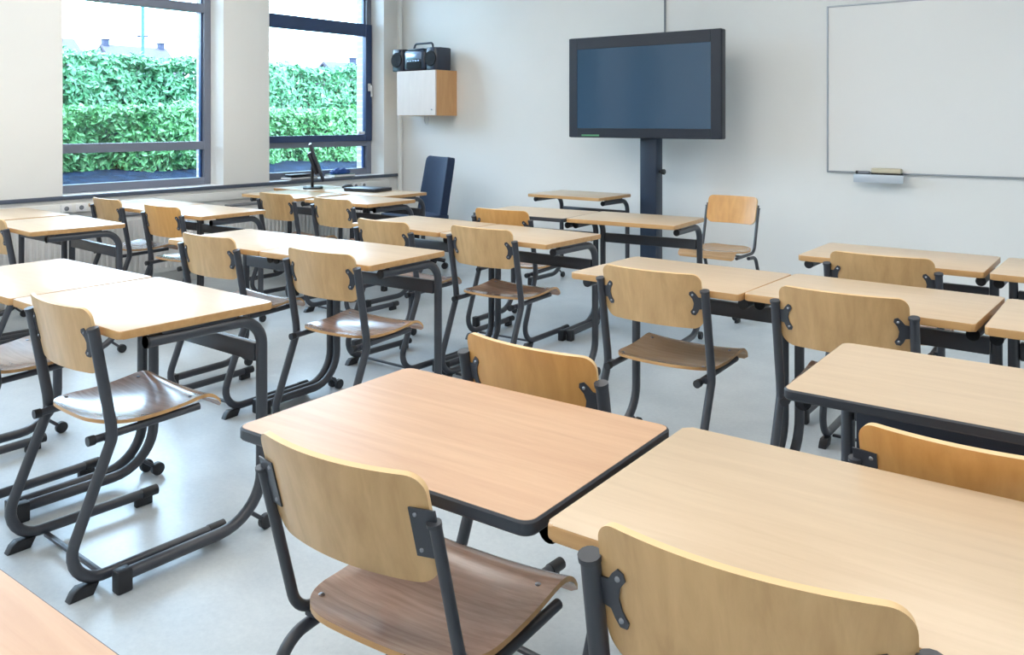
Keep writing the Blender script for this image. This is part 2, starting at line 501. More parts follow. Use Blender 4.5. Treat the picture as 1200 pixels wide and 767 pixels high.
# ------------------------------------------------------------------ desks
DW, DD, DH, TT = .70, .50, .75, .024
def desk_proto(dark=False, red=False, tray=False):
    root = empty('school_desk')
    x, yy = DW / 2, DD / 2
    topm = M['top_red'] if red else M['top']
    if dark:
        m = MB(); m.prism(rrect(-x + .004, -yy + .004, x - .004, yy - .004, .020), DH - TT + .001, DH, topm, bevel=.001, seg=1); m.build('tabletop', root)
        e = MB(); out = rrect(-x, -yy, x, yy, .024); n = len(out)
        t = bmesh.new()
        ins = rrect(-x + .006, -yy + .006, x - .006, yy - .006, .018)
        prof = [(ins, DH - .0006), (rrect(-x + .0025, -yy + .0025, x - .0025, yy - .0025, .022), DH - .0006), (out, DH - .004), (out, DH - TT + .004), (rrect(-x + .003, -yy + .003, x - .003, yy - .003, .021), DH - TT), (ins, DH - TT)]
        rings = [[t.verts.new((px, py, z)) for px, py in ring] for ring, z in prof]
        for i in range(len(rings)):
            for k in range(n):
                a, b = rings[i], rings[(i + 1) % len(rings)]
                t.faces.new((a[k], a[(k + 1) % n], b[(k + 1) % n], b[k]))
        bmesh.ops.recalc_face_normals(t, faces=t.faces[:])
        e.add(t, M['edge_dark']); o = e.build('edge_band', root); o['label'] = 'dark grey edging'
    else:
        m = MB(); m.prism(rrect(-x, -yy, x, yy, .013), DH - TT, DH, M['edge_wood'], bevel=.0045, seg=3)
        i = m.mi(topm)
        for f in m.bm.faces:
            if f.normal.z > .9: f.material_index = i
        m.build('tabletop', root, angle=50)
    for s in (-1, 1):
        lx = s * .329
        zt, zf = .700, .046
        path = fillet([(lx, -.165, zt), (lx, .22, zt), (lx, .22, zf), (lx, -.225, zf)], [.085, .15], seg=9)
        m = MB(); m.tube(path, .018, M['steel'], seg=16)
        m.box((lx - .012, -.12, .716), (lx + .012, .12, DH - TT - .0005), M['steel'])
        leg = m.build('leg', root)
        c = MB(); c.box((lx - .0192, -.252, 0), (lx + .0192, -.208, .0655), M['black_plastic'], bevel=.006); c.build('foot_cap', leg)
        c = MB(); c.lathe([(.014, -.006), (.0192, -.004), (.0192, .002), (.0, .002)], M['black_plastic'], seg=16, mtx=Matrix.Translation((lx, -.163, zt)) @ Matrix.Rotation(R(90), 4, 'X')); c.build('end_cap', leg)
        c = MB(); c.lathe([(.008, -.011), (.021, -.011), (.024, -.008), (.024, .008), (.021, .011), (.008, .011)], M['black_plastic'], seg=20, mtx=Matrix.Translation((lx, .236, .024)) @ Matrix.Rotation(R(90), 4, 'Y'))
        c.tube([(lx, .165, .085), (lx, .236, .024)], .007, M['steel'], seg=8); c.build('caster', leg)
    m = MB(); m.box((-.31, .205, .555), (.31, .230, .615), M['steel'], bevel=.004); m.build('crossbar', root)
    if tray:
        m = MB(); m.box((-.30, .185, .42), (.30, .203, .722), M['panel_dark'], bevel=.003); m.build('modesty_panel', root)
    return root

desks = [
 # key, u, v, rot, W, D, kind, label
 ('A', -1.121, 1.250, 2.51, .700, .500, 'red', 'school desk with dark edging and reddish beech top, in the front middle'),
 ('B', -.370, 1.297, 2.14, .770, .500, 'plain', 'large pale school desk with wooden edge right beside the dark-edged reddish desk'),
 ('L', -2.729, 1.484, -.46, .728, .521, 'plain', 'desk with glaring white top and a tucked-in chair, left of the front middle desk'),
 ('L2', -3.466, 1.473, 1.0, .724, .514, 'plain', 'glaring white desk cut off by the left photo edge, joined to the next desk'),
 ('C1', -1.543, 3.052, -.40, .701, .508, 'plain', 'left desk of the row in front of the display, chair with tan seat before it'),
 ('C2', -.827, 3.073, -.94, .718, .501, 'plain', 'middle desk of the right hand row, chair with wide brown backrest before it'),
 ('C3', -.100, 3.056, .95, .700, .499, 'plain', 'desk at the right photo edge joined to the middle desk of its row'),
 ('E1', -.978, 4.036, 1.30, .733, .490, 'plain', 'pale desk in the row nearest the whiteboard with one chair before it'),
 ('E2', -.235, 4.037, .12, .700, .501, 'plain', 'desk at the right photo edge under the whiteboard'),
 ('F', -.360, 2.139, 1.75, .700, .500, 'tray', 'school desk with dark edging and a dark panel underneath, at the right photo edge'),
 ('D0', -5.93, 2.315, -1.0, .700, .500, 'plain', 'desk at the far left under the pier beside the large window'),
 ('D1', -5.19, 2.291, -3.02, .700, .516, 'plain', 'desk at far left with its bent black leg in front of the radiator'),
 ('D2a', -5.885, 3.235, 0.5, .700, .500, 'plain', 'bright desk against the radiator under the large window'),
 ('D2b', -5.158, 3.230, 2.42, .700, .498, 'plain', 'bright desk in the second window row, next to the aisle'),
 ('D3a', -5.70, 4.390, .0, .700, .498, 'plain', 'desk in front of the monitor, at the radiator of the second window'),
 ('D3b', -4.907, 4.402, .75, .700, .498, 'plain', 'desk standing between the teacher desk and the aisle chair'),
 ('T1', -5.29, 4.925, 1.0, .700, .500, 'plain', 'teacher desk with the closed laptop on it'),
 ('T2', -6.00, 4.925, .0, .700, .500, 'plain', 'teacher desk carrying the monitor below the second window'),
 ('D4a', -3.697, 2.597, 3.38, .700, .497, 'plain', 'left half of the long double desk in the middle of the room'),
 ('D4b', -2.993, 2.638, 3.38, .700, .497, 'plain', 'right half of the long double desk in the middle, black bent leg at its end'),
 ('D5a', -3.468, 3.605, -.89, .700, .501, 'plain', 'left desk of the pair behind the long double desk'),
 ('D5b', -2.755, 3.596, -.25, .703, .500, 'plain', 'right desk of the pair behind the long double desk, brown-seated chair before it'),
 ('D6', -3.326, 4.518, 4.80, .690, .495, 'dark', 'dark-edged desk with one low chair behind the middle pair of desks'),
 ('D7', -2.632, 4.602, 5.38, .703, .493, 'plain', 'orange-edged desk directly in front of the display stand'),
 ('D8', -3.864, 5.839, .12, .690, .495, 'plain', 'farthest small desk against the white wall, left of the display stand'),
 ('G', -1.10, .234, 1.0, .700, .500, 'red', 'reddish beech desk cut off by the bottom left photo corner'),
]
protos = {}
DESK = {}
GROUP = {'A': 'right block', 'B': 'right block', 'F': 'right block', 'C1': 'right block', 'C2': 'right block', 'C3': 'right block', 'E1': 'right block', 'E2': 'right block', 'G': 'right block',
         'D0': 'window block', 'D1': 'window block', 'D2a': 'window block', 'D2b': 'window block', 'D3a': 'window block', 'D3b': 'window block', 'T1': 'teacher corner', 'T2': 'teacher corner'}
for key, u, v, rot, W, D, kind, label in desks:
    if kind not in protos:
        protos[kind] = desk_proto(dark=kind in ('red', 'dark', 'tray') and key != 'G', red=kind == 'red', tray=kind == 'tray'); o = protos[kind]
    else:
        o = copy_tree(protos[kind])
    o.location = (u, v, 0); o.rotation_euler = (0, 0, R(rot)); o.scale = (W / DW, D / DD, 1)
    tag(o, label, 'desk', 'school desks in the ' + GROUP.get(key, 'middle block'))
    DESK[key] = o

# ------------------------------------------------------------------ chairs
def plywood(outline_fn, nu, nv, thick, mat, edge):
    """a curved sheet: outline_fn(u,v) -> (point, normal); u,v in 0..1, closed with an edge strip"""
    t = bmesh.new()
    front, back = [], []
    for i in range(nu + 1):
        fr, bk = [], []
        for j in range(nv + 1):
            p, n = outline_fn(i / nu, j / nv)
            fr.append(t.verts.new(p + n * thick / 2)); bk.append(t.verts.new(p - n * thick / 2))
        front.append(fr); back.append(bk)
    for i in range(nu):
        for j in range(nv):
            t.faces.new((front[i][j], front[i + 1][j], front[i + 1][j + 1], front[i][j + 1]))
            t.faces.new((back[i][j], back[i][j + 1], back[i + 1][j + 1], back[i + 1][j]))
    per = [(i, 0) for i in range(nu)] + [(nu, j) for j in range(nv)] + [(i, nv) for i in range(nu, 0, -1)] + [(0, j) for j in range(nv, 0, -1)]
    edges = []
    for k in range(len(per)):
        a, b = per[k], per[(k + 1) % len(per)]
        edges.append(t.faces.new((front[a[0]][a[1]], back[a[0]][a[1]], back[b[0]][b[1]], front[b[0]][b[1]])))
    bmesh.ops.recalc_face_normals(t, faces=t.faces[:])
    m = MB(); i0 = m.mi(mat); i1 = m.mi(edge)
    ed = {f.index for f in edges}
    t.faces.index_update(); ed = {f.index for f in edges}
    me = bpy.data.meshes.new('t'); t.to_mesh(me); t.free()
    m.bm.from_mesh(me); bpy.data.meshes.remove(me)
    m.bm.faces.ensure_lookup_table()
    for k, f in enumerate(m.bm.faces): f.material_index = i1 if k in ed else i0
    return m

def sq(a, rad, W):
    """map u in 0..1 to a rounded-corner rectangle row half width; helper for corner insets"""
    return a

def rounded_grid(u, v, W, H, rt, rb):
    """unit square -> rectangle W x H (x centred, z 0..H) with corner radii rt (top) and rb (bottom)"""
    z = v * H
    hw = W / 2
    if z > H - rt:
        d = z - (H - rt); ins = rt - math.sqrt(max(0, rt * rt - d * d))
    elif z < rb:
        d = rb - z; ins = rb - math.sqrt(max(0, rb * rb - d * d))
    else: ins = 0
    return (u * 2 - 1) * (hw - ins), z

def vstops(n, H, r1, r2):
    s = []
    for k in range(8): s.append(r1 * (1 - math.cos(k / 8 * math.pi / 2)))
    for k in range(1, n): s.append(r1 + (H - r1 - r2) * k / n)
    for k in range(9): s.append(H - r2 + r2 * math.sin(k / 8 * math.pi / 2))
    return [max(0, min(1, q / H)) for q in s]

def chair_proto(kind='straight', panel='panel', seat='seat'):
    root = empty('school_chair')
    bent = kind == 'bent'
    LEAN = .28 if bent else .205
    PW = .368 if bent else .395
    PZ0, PH = (.618, .190) if bent else (.612, .198)
    SO = .035 if bent else 0.0
    vs = vstops(4, PH, .045, .03)
    def pf(u, v):
        vv = vs[min(len(vs) - 1, int(round(v * (len(vs) - 1))))]
        x, z = rounded_grid(u, vv, PW, PH, .03, .045)
        k = x / (PW / 2)
        yb = -.026 + .034 * k * k - LEAN * (z - PH)
        dydx = .068 * k / (PW / 2)
        n = Vector((dydx, -1, -LEAN)).normalized()
        return Vector((x, yb, PZ0 + z)), n
    back = plywood(pf, 16, len(vs) - 1, .011, M[panel], M['ply_edge']).build('backrest', root, angle=50)
    # seat: saddle-shaped sheet, rounded rear, waterfall front
    prof = [(.035, .462), (.07, .452), (.12, .444), (.18, .441), (.25, .443), (.31, .450), (.36, .457), (.395, .454), (.418, .442), (.430, .426)]
    def pz(t):
        t = t * (len(prof) - 1); i = min(int(t), len(prof) - 2); f = t - i
        def cr(c):
            p0 = prof[max(i - 1, 0)][c]; p1 = prof[i][c]; p2 = prof[i + 1][c]; p3 = prof[min(i + 2, len(prof) - 1)][c]
            return .5 * ((2 * p1) + (p2 - p0) * f + (2 * p0 - 5 * p1 + 4 * p2 - p3) * f * f + (3 * p1 - p0 - 3 * p2 + p3) * f ** 3)
        return cr(0), cr(1)
    def sf(u, v):
        # v along depth with dense steps near the rear for the rounded edge
        v2 = v ** 1.35
        yv, zv = pz(v2)
        yr = .035; RR = .12
        hw = .205 - .008 * (1 - v2)
        d = RR - (yv - yr)
        if d > 0:
            hw -= (RR - math.sqrt(max(0, RR * RR - d * d))) * .95
        if v2 > .93: hw -= .018 * ((v2 - .93) / .07) ** 2
        x = (u * 2 - 1) * max(hw, .06)
        k = abs(x) / .205
        zz = zv + .013 * k ** 2.2 * (1 - max(0, (v2 - .75) / .25))
        return Vector((x, yv + SO, zz)), Vector((0, 0, 1))
    seat_o = plywood(sf, 18, 24, .011, M[seat], M['edge_wood']).build('seat', root, angle=60)
    for sx in (-1, 1):
        for yq in (.10, .34):
            r = MB(); r.lathe([(.006, 0), (.006, .002), (.003, .0035)], M['rivet'], seg=10, mtx=Matrix.Translation((sx * .165, yq + SO, (.4555 if yq < .2 else .463) + .0045)))
            r.build('rivet', seat_o)
    for s in (-1, 1):
        xl = s * (.194 if bent else .212)
        tr = .0145
        zf = .040
        if kind == 'straight':
            path = fillet([(xl, .000 + LEAN * .055, .752), (xl, .062, .470), (xl, .066, .425), (xl, -.088, zf), (xl, .420, zf)], [.03, .05, .085, .1], seg=8)
            fr = MB(); fr.tube(path, tr, M['steel'], seg=14, flat=(tr, tr * 1.15))
            frame = fr.build('frame', root)
            rail = MB(); rx = s * .182
            rail.tube([(rx, .025, .424), (rx, .36, .436)], .0115, M['steel'], seg=12)
            rail.box((min(rx, xl), .052, .416), (max(rx, xl), .072, .436), M['steel'])
            ro = rail.build('seat_rail', frame)
            c = MB(); c.tube([(rx, .008, .4235), (rx, .028, .424)], .0145, M['black_plastic'], seg=12); c.build('end_cap', frame)
            c = MB(); c.tube([(xl, LEAN * .055 - .0012, .748), (xl, LEAN * .055 - .003, .756)], .0168, M['cap'], seg=14); c.build('end_cap', frame)
        else:
            tr = .0105
            path = fillet([(xl, LEAN * .075, .732), (xl, .102, .432), (xl, .40, .428)], [.06], seg=8)
            fr = MB(); fr.tube(path, tr, M['steel'], seg=12)
            path = fillet([(xl, .20, .404), (xl, .075, .398), (xl, -.075, zf), (xl, .420, zf)], [.07, .085], seg=8)
            fr.tube(path, tr * 1.15, M['steel'], seg=12)
            frame = fr.build('frame', root)
            c = MB(); c.tube([(xl, LEAN * .075 - .001, .728), (xl, LEAN * .075 - .002, .734)], .0125, M['cap'], seg=12); c.build('end_cap', frame)
            rl = MB(); rl.box((min(xl, s * .17), .12, .420), (max(xl, s * .17), .36, .431), M['steel'], bevel=.002); rl.build('seat_rail', frame)
        # feet
        c = MB(); c.prism([(-.062, 0), (.006, 0), (.022, .03), (-.034, .034), (-.05, .022)], xl - .016, xl + .016, M['black_plastic'],
                          mtx=Matrix(((0, 0, 1, 0), (1, 0, 0, 0), (0, 1, 0, 0), (0, 0, 0, 1))), bevel=.003); c.build('foot_pad', frame)
        c = MB(); c.tube([(xl, .376, zf), (xl, .424, zf), (xl, .431, zf)], .0178, M['black_plastic'], seg=14); c.box((xl - .010, .352, 0), (xl + .010, .412, .034), M['black_plastic'], bevel=.003); c.build('foot_cap', frame)
        # wavy black plate joining backrest to frame
        xi = s * (PW / 2 - .042); xo = xl - s * .002
        w_ = abs(xo - xi)
        if kind == 'straight':
            ol = [(0, .012), (.004, .002), (.016, 0), (.024, .010), (.030, .022), (w_, .026), (w_, .064), (.030, .066), (.022, .078), (.012, .088), (.002, .084), (0, .074), (.010, .060), (.014, .044), (.010, .026)]
        else:
            ol = [(.012, 0), (w_ + .006, 0), (w_ + .006, .085), (.012, .085)]
        zb = PZ0 + .050
        pm = MB()
        t = bmesh.new()
        def plate_pt(a, b, off):
            x = xi + s * a
            k = x / (PW / 2); z = zb + b - PZ0
            yb = -.026 + .034 * min(abs(k), 1.0) ** 2 - LEAN * (z - PH) - .0056 - off
            if abs(k) > .96: yb = max(yb, -.0265 + .034 - LEAN * (z - PH) - .0056 - off)
            return Vector((x, yb, zb + b))
        lo = [t.verts.new(plate_pt(a, b, .0035)) for a, b in ol]; hi = [t.verts.new(plate_pt(a, b, .0)) for a, b in ol]
        t.faces.new(lo); t.faces.new(hi[::-1])
        for k in range(len(ol)):
            k2 = (k + 1) % len(ol); t.faces.new((lo[k], hi[k], hi[k2], lo[k2]))
        bmesh.ops.recalc_face_normals(t, faces=t.faces[:])
        bmesh.ops.triangulate(t, faces=[f for f in t.faces if len(f.verts) > 4])
        pm.add(t, M['steel'])
        for b in (.012, .074):
            q = plate_pt(.012 if kind == 'straight' else .022, b, .004)
            pm.lathe([(.004, 0), (.004, .0015), (.002, .0025)], M['rivet'], seg=8, mtx=Matrix.Translation(q) @ Matrix.Rotation(R(78), 4, 'X'))
        pl = pm.build('bracket', back, angle=30)
    m = MB(); m.box((-.200, .045, .020), (.200, .062, .030), M['steel'], bevel=.002); m.build('crossbar', root)
    m = MB(); m.box((-.180, .27, .424), (.180, .295, .432), M['steel'], bevel=.002); m.build('seat_support', root)
    return root

# u, v of the backrest, rot (deg, 0 = facing the display wall), prototype, label
CH = [
 (-2.662, 1.180, -1.0, ('straight', 'panel', 'seat'), 'school chair with window glare on its seat, tucked at the white desk at left'),
 (-3.470, 1.17, 2, ('straight', 'panel', 'seat'), 'school chair cut off by the left photo edge, only its seat side showing'),
 (-5.25, 1.965, -2, ('straight', 'panel', 'seat'), 'small far chair at the left photo edge, before the desk by the radiator'),
 (-5.862, 2.925, -1, ('straight', 'panel', 'seat'), 'chair before the bright desk against the radiator under the large window'),
 (-5.095, 2.896, 2, ('straight', 'panel_orange', 'seat'), 'chair with amber back before the aisle desk of the second window row'),
 (-5.29, 3.91, 0, ('straight', 'panel', 'seat'), 'far chair before the desks in front of the monitor, left one of two'),
 (-4.63, 3.89, 0, ('straight', 'panel', 'seat'), 'far chair before the desks in front of the teacher, right one of two'),
 (-3.617, 2.285, 3, ('straight', 'panel', 'seat'), 'chair at the left half of the long double desk'),
 (-2.814, 2.298, 3, ('straight', 'panel', 'seat'), 'chair at the right half of the long double desk, shiny seat'),
 (-3.402, 3.205, 0, ('straight', 'panel', 'seat'), 'chair showing only its backrest above the long double desk'),
 (-2.780, 3.294, 1, ('straight', 'panel', 'seat'), 'chair with reddish brown seat before the right desk of the middle pair'),
 (-3.248, 4.045, 3, ('straight', 'panel_orange', 'seat'), 'low-looking chair before the dark-edged desk in the middle of the room'),
 (-1.516, 2.750, 1, ('straight', 'panel', 'seat_tan'), 'chair with tan seat before the desk in front of the display stand, legs fully visible'),
 (-.840, 2.758, 2, ('straight', 'panel', 'seat'), 'chair behind the dark-edged desk at right, wide brown backrest'),
 (-.947, 3.62, 2, ('straight', 'panel', 'seat'), 'chair at the row nearest the whiteboard, only upper backrest visible'),
 (-1.243, 1.645, -1.7, ('straight', 'panel_orange', 'seat'), 'amber chair standing in the aisle right behind the reddish dark-edged desk'),
 (-.272, 1.605, 2, ('bent', 'panel_orange', 'seat'), 'amber chair at the right photo edge, before the dark-edged desk with dark panel'),
 (-1.092, .922, 5.0, ('bent', 'panel', 'seat'), 'large front chair with dark brown seat and thin bent tube frame'),
 (-.425, .998, 5, ('straight', 'panel', 'seat'), 'large front chair at bottom right, backrest cut off by the bottom photo edge'),
 (-2.516, 5.80, 180, ('bent', 'panel_orange', 'seat_tan'), 'lone chair against the white wall beside the display, facing the room'),
]
cprot = {}
for u, v, rot, kind, label in CH:
    if kind not in cprot: cprot[kind] = chair_proto(*kind); o = cprot[kind]
    else: o = copy_tree(cprot[kind])
    o.location = (u, v, 0); o.rotation_euler = (0, 0, R(rot))
    tag(o, label, 'chair', 'school chairs with beech backrests')

# ------------------------------------------------------------------ display on its column
TVX0, TVX1, TVZ0, TVZ1, TVY = -4.04, -2.674, 1.208, 2.036, 5.95
root = empty('flat_screen', ((TVX0 + TVX1) / 2, TVY + .10, TVZ0))
hw = (TVX1 - TVX0) / 2; hh = TVZ1 - TVZ0
m = MB()
m.box((-hw, -.10, 0), (hw, -.02, hh), M['tv'], bevel=.012, seg=3)
m.box((-hw + .12, -.03, .12), (hw - .12, -.015, hh - .12), M['tv'], bevel=.02)
m.build('housing', root)
b = MB()
sx0, sx1, sz0, sz1 = -hw + .085, hw - .085, .078, hh - .098
for lo, hi in (((-hw + .004, -.106, .004), (sx0, -.099, hh - .004)), ((sx1, -.106, .004), (hw - .004, -.099, hh - .004)),
               ((sx0, -.106, .004), (sx1, -.099, sz0)), ((sx0, -.106, sz1), (sx1, -.099, hh - .004))):
    b.box(lo, hi, M['tv'], bevel=.002, seg=1)
b.build('bezel', root)
MB().box((sx0, -.1035, sz0), (sx1, -.0995, sz1), M['screen']).build('screen', root, smooth=False)['label'] = 'switched-off blue-black screen'
MB().box((-hw + .13, -.107, .012), (-hw + .30, -.1055, .026), M['green_led']).build('sticker', root, smooth=False)
tag(root, 'large switched-off flat screen with black bezel on a dark column', 'display')

root = empty('display_stand', (-3.347, 6.105, 0))
m = MB(); m.box((-.073, -.055, .05), (.073, .055, 1.85), M['stand'], bevel=.006); m.build('column', root)
m = MB(); m.box((-.14, -.20, .002), (.14, .20, .05), M['stand'], bevel=.008); m.build('base', root)
m = MB(); m.box((-.20, -.0695, 1.45), (.20, -.050, 1.75), M['stand'], bevel=.004); m.build('mount_plate', root)
m = MB(); m.lathe([(.010, 0), (.010, .02), (.021, .024), (.023, .045), (.018, .05)], M['black_plastic'], seg=18, mtx=Matrix.Translation((.072, 0, .94)) @ Matrix.Rotation(R(90), 4, 'Y')); m.build('knob', root)
tag(root, 'dark steel column stand carrying the flat screen', 'stand')

# ------------------------------------------------------------------ whiteboard
BX0, BX1, BZ0, BZ1 = -2.058, .40, .968, 2.196
BY = WF - .026
root = empty('whiteboard', ((BX0 + BX1) / 2, WF - .001, BZ0)); bw = (BX1 - BX0) / 2; bh = BZ1 - BZ0
MB().box((-bw + .01, -.018, .01), (bw - .01, 0, bh - .01), M['whiteboard']).build('panel', root, smooth=False)
m = MB(); f = .012
for lo, hi in (((-bw, -.026, 0), (-bw + f, 0, bh)), ((bw - f, -.026, 0), (bw, 0, bh)), ((-bw + f, -.026, 0), (bw - f, 0, f)), ((-bw + f, -.026, bh - f), (bw - f, 0, bh))):
    m.box(lo, hi, M['board_frame'], bevel=.003, seg=1)
m.build('frame', root)
m = MB(); tx = -bw + .215
m.box((tx, -.10, -.012), (tx + .335, -.001, -.004), M['tray'], bevel=.002); m.box((tx, -.104, -.060), (tx + .335, -.096, -.002), M['tray'], bevel=.002); m.build('pen_tray', root)
tag(root, 'wide whiteboard in a thin aluminium frame on the wall at right', 'whiteboard')
e = empty('board_eraser', (BX0 + .43, WF - .06, BZ0 - .0035))
MB().box((-.10, -.025, 0), (.10, .025, .012), M['felt'], bevel=.002).build('felt', e)
m = MB(); m.box((-.10, -.025, .012), (.10, .025, .046), M['eraser'], bevel=.008, seg=3); m.build('grip', e)
tag(e, 'beige board eraser lying on the whiteboard pen tray', 'eraser')
pn = empty('marker_pen', (BX0 + .265, WF - .06, BZ0 + .0085))
m = MB(); m.tube([(-.03, 0, 0), (.05, .0, 0)], .011, M['grey_plastic'], seg=12); m.build('barrel', pn)
m = MB(); m.tube([(-.045, 0, 0), (-.028, 0, 0)], .0118, M['black_plastic'], seg=12); m.build('cap', pn)
tag(pn, 'grey marker pen on the pen tray next to the eraser', 'pen')

# ------------------------------------------------------------------ wall cabinet with stereo
CX0, CX1, CZ0, CZ1, CD = -6.283, -5.744, 1.397, 1.848, .316
root = empty('wall_cabinet', ((CX0 + CX1) / 2, WF - .001, CZ0)); cw = (CX1 - CX0) / 2; chh = CZ1 - CZ0
m = MB(); m.box((-cw, -CD + .02, 0), (cw, 0, chh), M['cab_wood'], bevel=.002, seg=1); m.build('body', root)
m = MB(); m.box((-cw + .002, -CD, .003), (cw - .002, -CD + .0185, chh - .002), M['cab_door'], bevel=.002, seg=1); d = m.build('door', root); d['label'] = 'pale cabinet door'
m = MB(); m.lathe([(.004, 0), (.007, .002), (.007, .006), (.003, .008)], M['rivet'], seg=12, mtx=Matrix.Translation((cw - .05, -CD - .0, .06)) @ Matrix.Rotation(R(90), 4, 'X')); m.build('lock', d)
tag(root, 'small birch cabinet hung on the wall in the corner', 'cabinet')
m = MB(); m.tube(fillet([(0, 0, 0), (0, -.01, -.05), (.025, -.015, -.10), (.045, -.012, -.09), (.06, -.005, 0)], [.03, .02, .02]), .005, M['white_plastic'], seg=8)
c = m.build('hanging_cable'); c.location = ((CX0 + CX1) / 2 - .06, WF - .12, CZ0 - .001)
tag(c, 'white loop of cable hanging under the wall cabinet', 'cable')

root = empty('stereo', (-6.07, WF - .17, CZ1 + .001))
m = MB(); m.box((-.15, -.115, .0), (.15, .10, .21), M['stereo'], bevel=.03, seg=4)
m.box((-.11, -.10, .205), (.11, .08, .225), M['stereo'], bevel=.008); m.build('body', root)
for s in (-1, 1):
    m = MB(); m.prism(rrect(-.085, -.125, .085, .11, .05), 0, .225, M['stereo'], bevel=.008, mtx=Matrix.Translation((s * .238, 0, 0))); sp = m.build('speaker', root)
    m = MB()
    m.lathe([(.075, 0), (.078, .004), (.070, .012), (.03, .009), (.01, .013)], M['stereo_dark'], seg=28, mtx=Matrix.Translation((s * .238, -.122, .115)) @ Matrix.Rotation(R(90), 4, 'X')); m.build('speaker_grille', sp)
m = MB(); m.box((-.11, -.121, .11), (.11, -.114, .185), M['silver'], bevel=.004); m.build('control_panel', root)
m = MB(); m.box((-.10, -.121, .02), (.10, -.114, .09), M['stereo_dark'], bevel=.006); m.build('cassette_door', root)
m = MB()
for k in range(5): m.box((-.085 + k * .036, -.124, .094), (-.06 + k * .036, -.114, .105), M['silver'], bevel=.002)
m.build('button', root)
m = MB(); m.tube(fillet([(-.14, .01, .19), (-.10, .01, .283), (.14, .01, .283), (.15, .01, .19)], .03), .011, M['stereo'], seg=12); m.build('handle', root)
tag(root, 'dark blue portable stereo with carrying handle on top of the wall cabinet', 'stereo')

# ------------------------------------------------------------------ teacher corner
root = empty('monitor', (-6.03, 4.86, DH + .0005), R(-39))
m = MB(); m.prism(rrect(-.11, -.085, .11, .085, .04), 0, .012, M['black_plastic'], bevel=.003); m.build('base', root)
m = MB(); m.box((-.03, -.018, .008), (.03, .008, .20), M['black_plastic'], bevel=.006); m.build('neck', root)
tm = Matrix.Translation((0, .035, .235)) @ Matrix.Rotation(R(20), 4, 'X')
m = MB(); m.box((-.24, -.016, -.17), (.24, .010, .17), M['tv'], bevel=.006, mtx=tm); m.box((-.12, -.055, -.10), (.12, -.01, .10), M['tv'], bevel=.015, mtx=tm); m.build('housing', root)
m = MB(); m.box((-.225, .0098, -.155), (.225, .0112, .155), M['screen'], mtx=tm); m.build('screen', root, smooth=False)
tag(root, 'black computer monitor seen edge-on on the teacher desk before the window', 'monitor')

root = empty('laptop', (-5.45, 4.98, DH + .0005), R(8))
m = MB(); m.prism(rrect(-.17, -.12, .17, .12, .015), .001, .016, M['black_plastic'], bevel=.003); m.build('base', root)
m = MB(); m.prism(rrect(-.17, -.12, .17, .12, .015), .0165, .027, M['tv'], bevel=.003); m.build('lid', root)
m = MB()
for sx in (-.14, .14): m.lathe([(.008, 0), (.008, .002)], M['black_plastic'], seg=10, mtx=Matrix.Translation((sx, -.10, -.0004)))
m.build('rubber_foot', root)
tag(root, 'closed black laptop lying on the teacher desk', 'laptop')
root = empty('computer_mouse', (-5.82, 5.08, DH + .0005), R(-60))
t = bmesh.new(); bmesh.ops.create_uvsphere(t, u_segments=20, v_segments=12, radius=1)
for v in t.verts:
    v.co = Vector((v.co.x * .032, v.co.y * .055, max(0, v.co.z) * .034))
m = MB(); m.add(t, M['black_plastic']); m.build('shell', root)
m = MB(); m.lathe([(.006, -.003), (.008, 0), (.006, .003)], M['grey_plastic'], seg=14, mtx=Matrix.Translation((0, .028, .029)) @ Matrix.Rotation(R(90), 4, 'Y')); m.build('scroll_wheel', root)
tag(root, 'black computer mouse between monitor and laptop', 'mouse')

# office chair
root = empty('office_chair', (-5.50, 5.62, 0), math.atan2(.343, -.94) )
# local +y is the facing direction: rotate so that +y -> (-.343,-.94)
root.rotation_euler = (0, 0, math.atan2(-.94, -.343) - R(90))
def cushion(name, W, H, T, mtx, mat, taper=0.0, curve=0.0):
    t = bmesh.new(); bmesh.ops.create_cube(t, size=1)
    bmesh.ops.subdivide_edges(t, edges=t.edges[:], cuts=5, use_grid_fill=True)
    bmesh.ops.bevel(t, geom=[e for e in t.edges if e.calc_face_angle(0) > 1.2], offset=.09, segments=3, affect='EDGES', profile=.5)
    for v in t.verts:
        x, y, z = v.co
        ww = W * (1 + taper * z)
        v.co = Vector((x * ww, y * T + curve * (4 * x * x) , z * H))
    t.transform(mtx)
    m = MB(); m.add(t, mat); return m.build(name, root, angle=70)
cushion('backrest', .46, .58, .085, Matrix.Translation((0, -.245, .72)) @ Matrix.Rotation(R(10), 4, 'X'), M['fabric_navy'], taper=-.08, curve=.05)
cushion('seat', .49, .48, .085, Matrix.Translation((0, .02, .455)) @ Matrix.Rotation(R(90), 4, 'X'), M['fabric_navy'])
m = MB(); m.tube(fillet([(0, -.30, .62), (0, -.29, .385), (0, -.05, .385)], .06), .022, M['black_plastic'], seg=10, flat=(.04, .012)); m.build('back_support', root)
m = MB(); m.tube([(0, 0, .08), (0, 0, .41)], .027, M['black_plastic'], seg=16); m.build('gas_column', root)
for k in range(5):
    a = R(72 * k + 10); m = MB()
    m.tube([(0, 0, .105), (.14 * math.cos(a), .14 * math.sin(a), .098), (.27 * math.cos(a), .27 * math.sin(a), .075)], .018, M['black_plastic'], seg=10); lg = m.build('base_arm', root)
    c = MB(); c.lathe([(.008, -.022), (.028, -.020), (.03, -.006), (.03, .006), (.028, .02), (.008, .022)], M['black_plastic'], seg=16, mtx=Matrix.Translation((.27 * math.cos(a), .27 * math.sin(a), .03)) @ Matrix.Rotation(a, 4, 'Z') @ Matrix.Rotation(R(90), 4, 'X')); c.build('caster', lg)
tag(root, 'dark navy upholstered office chair behind the teacher desk', 'office chair')

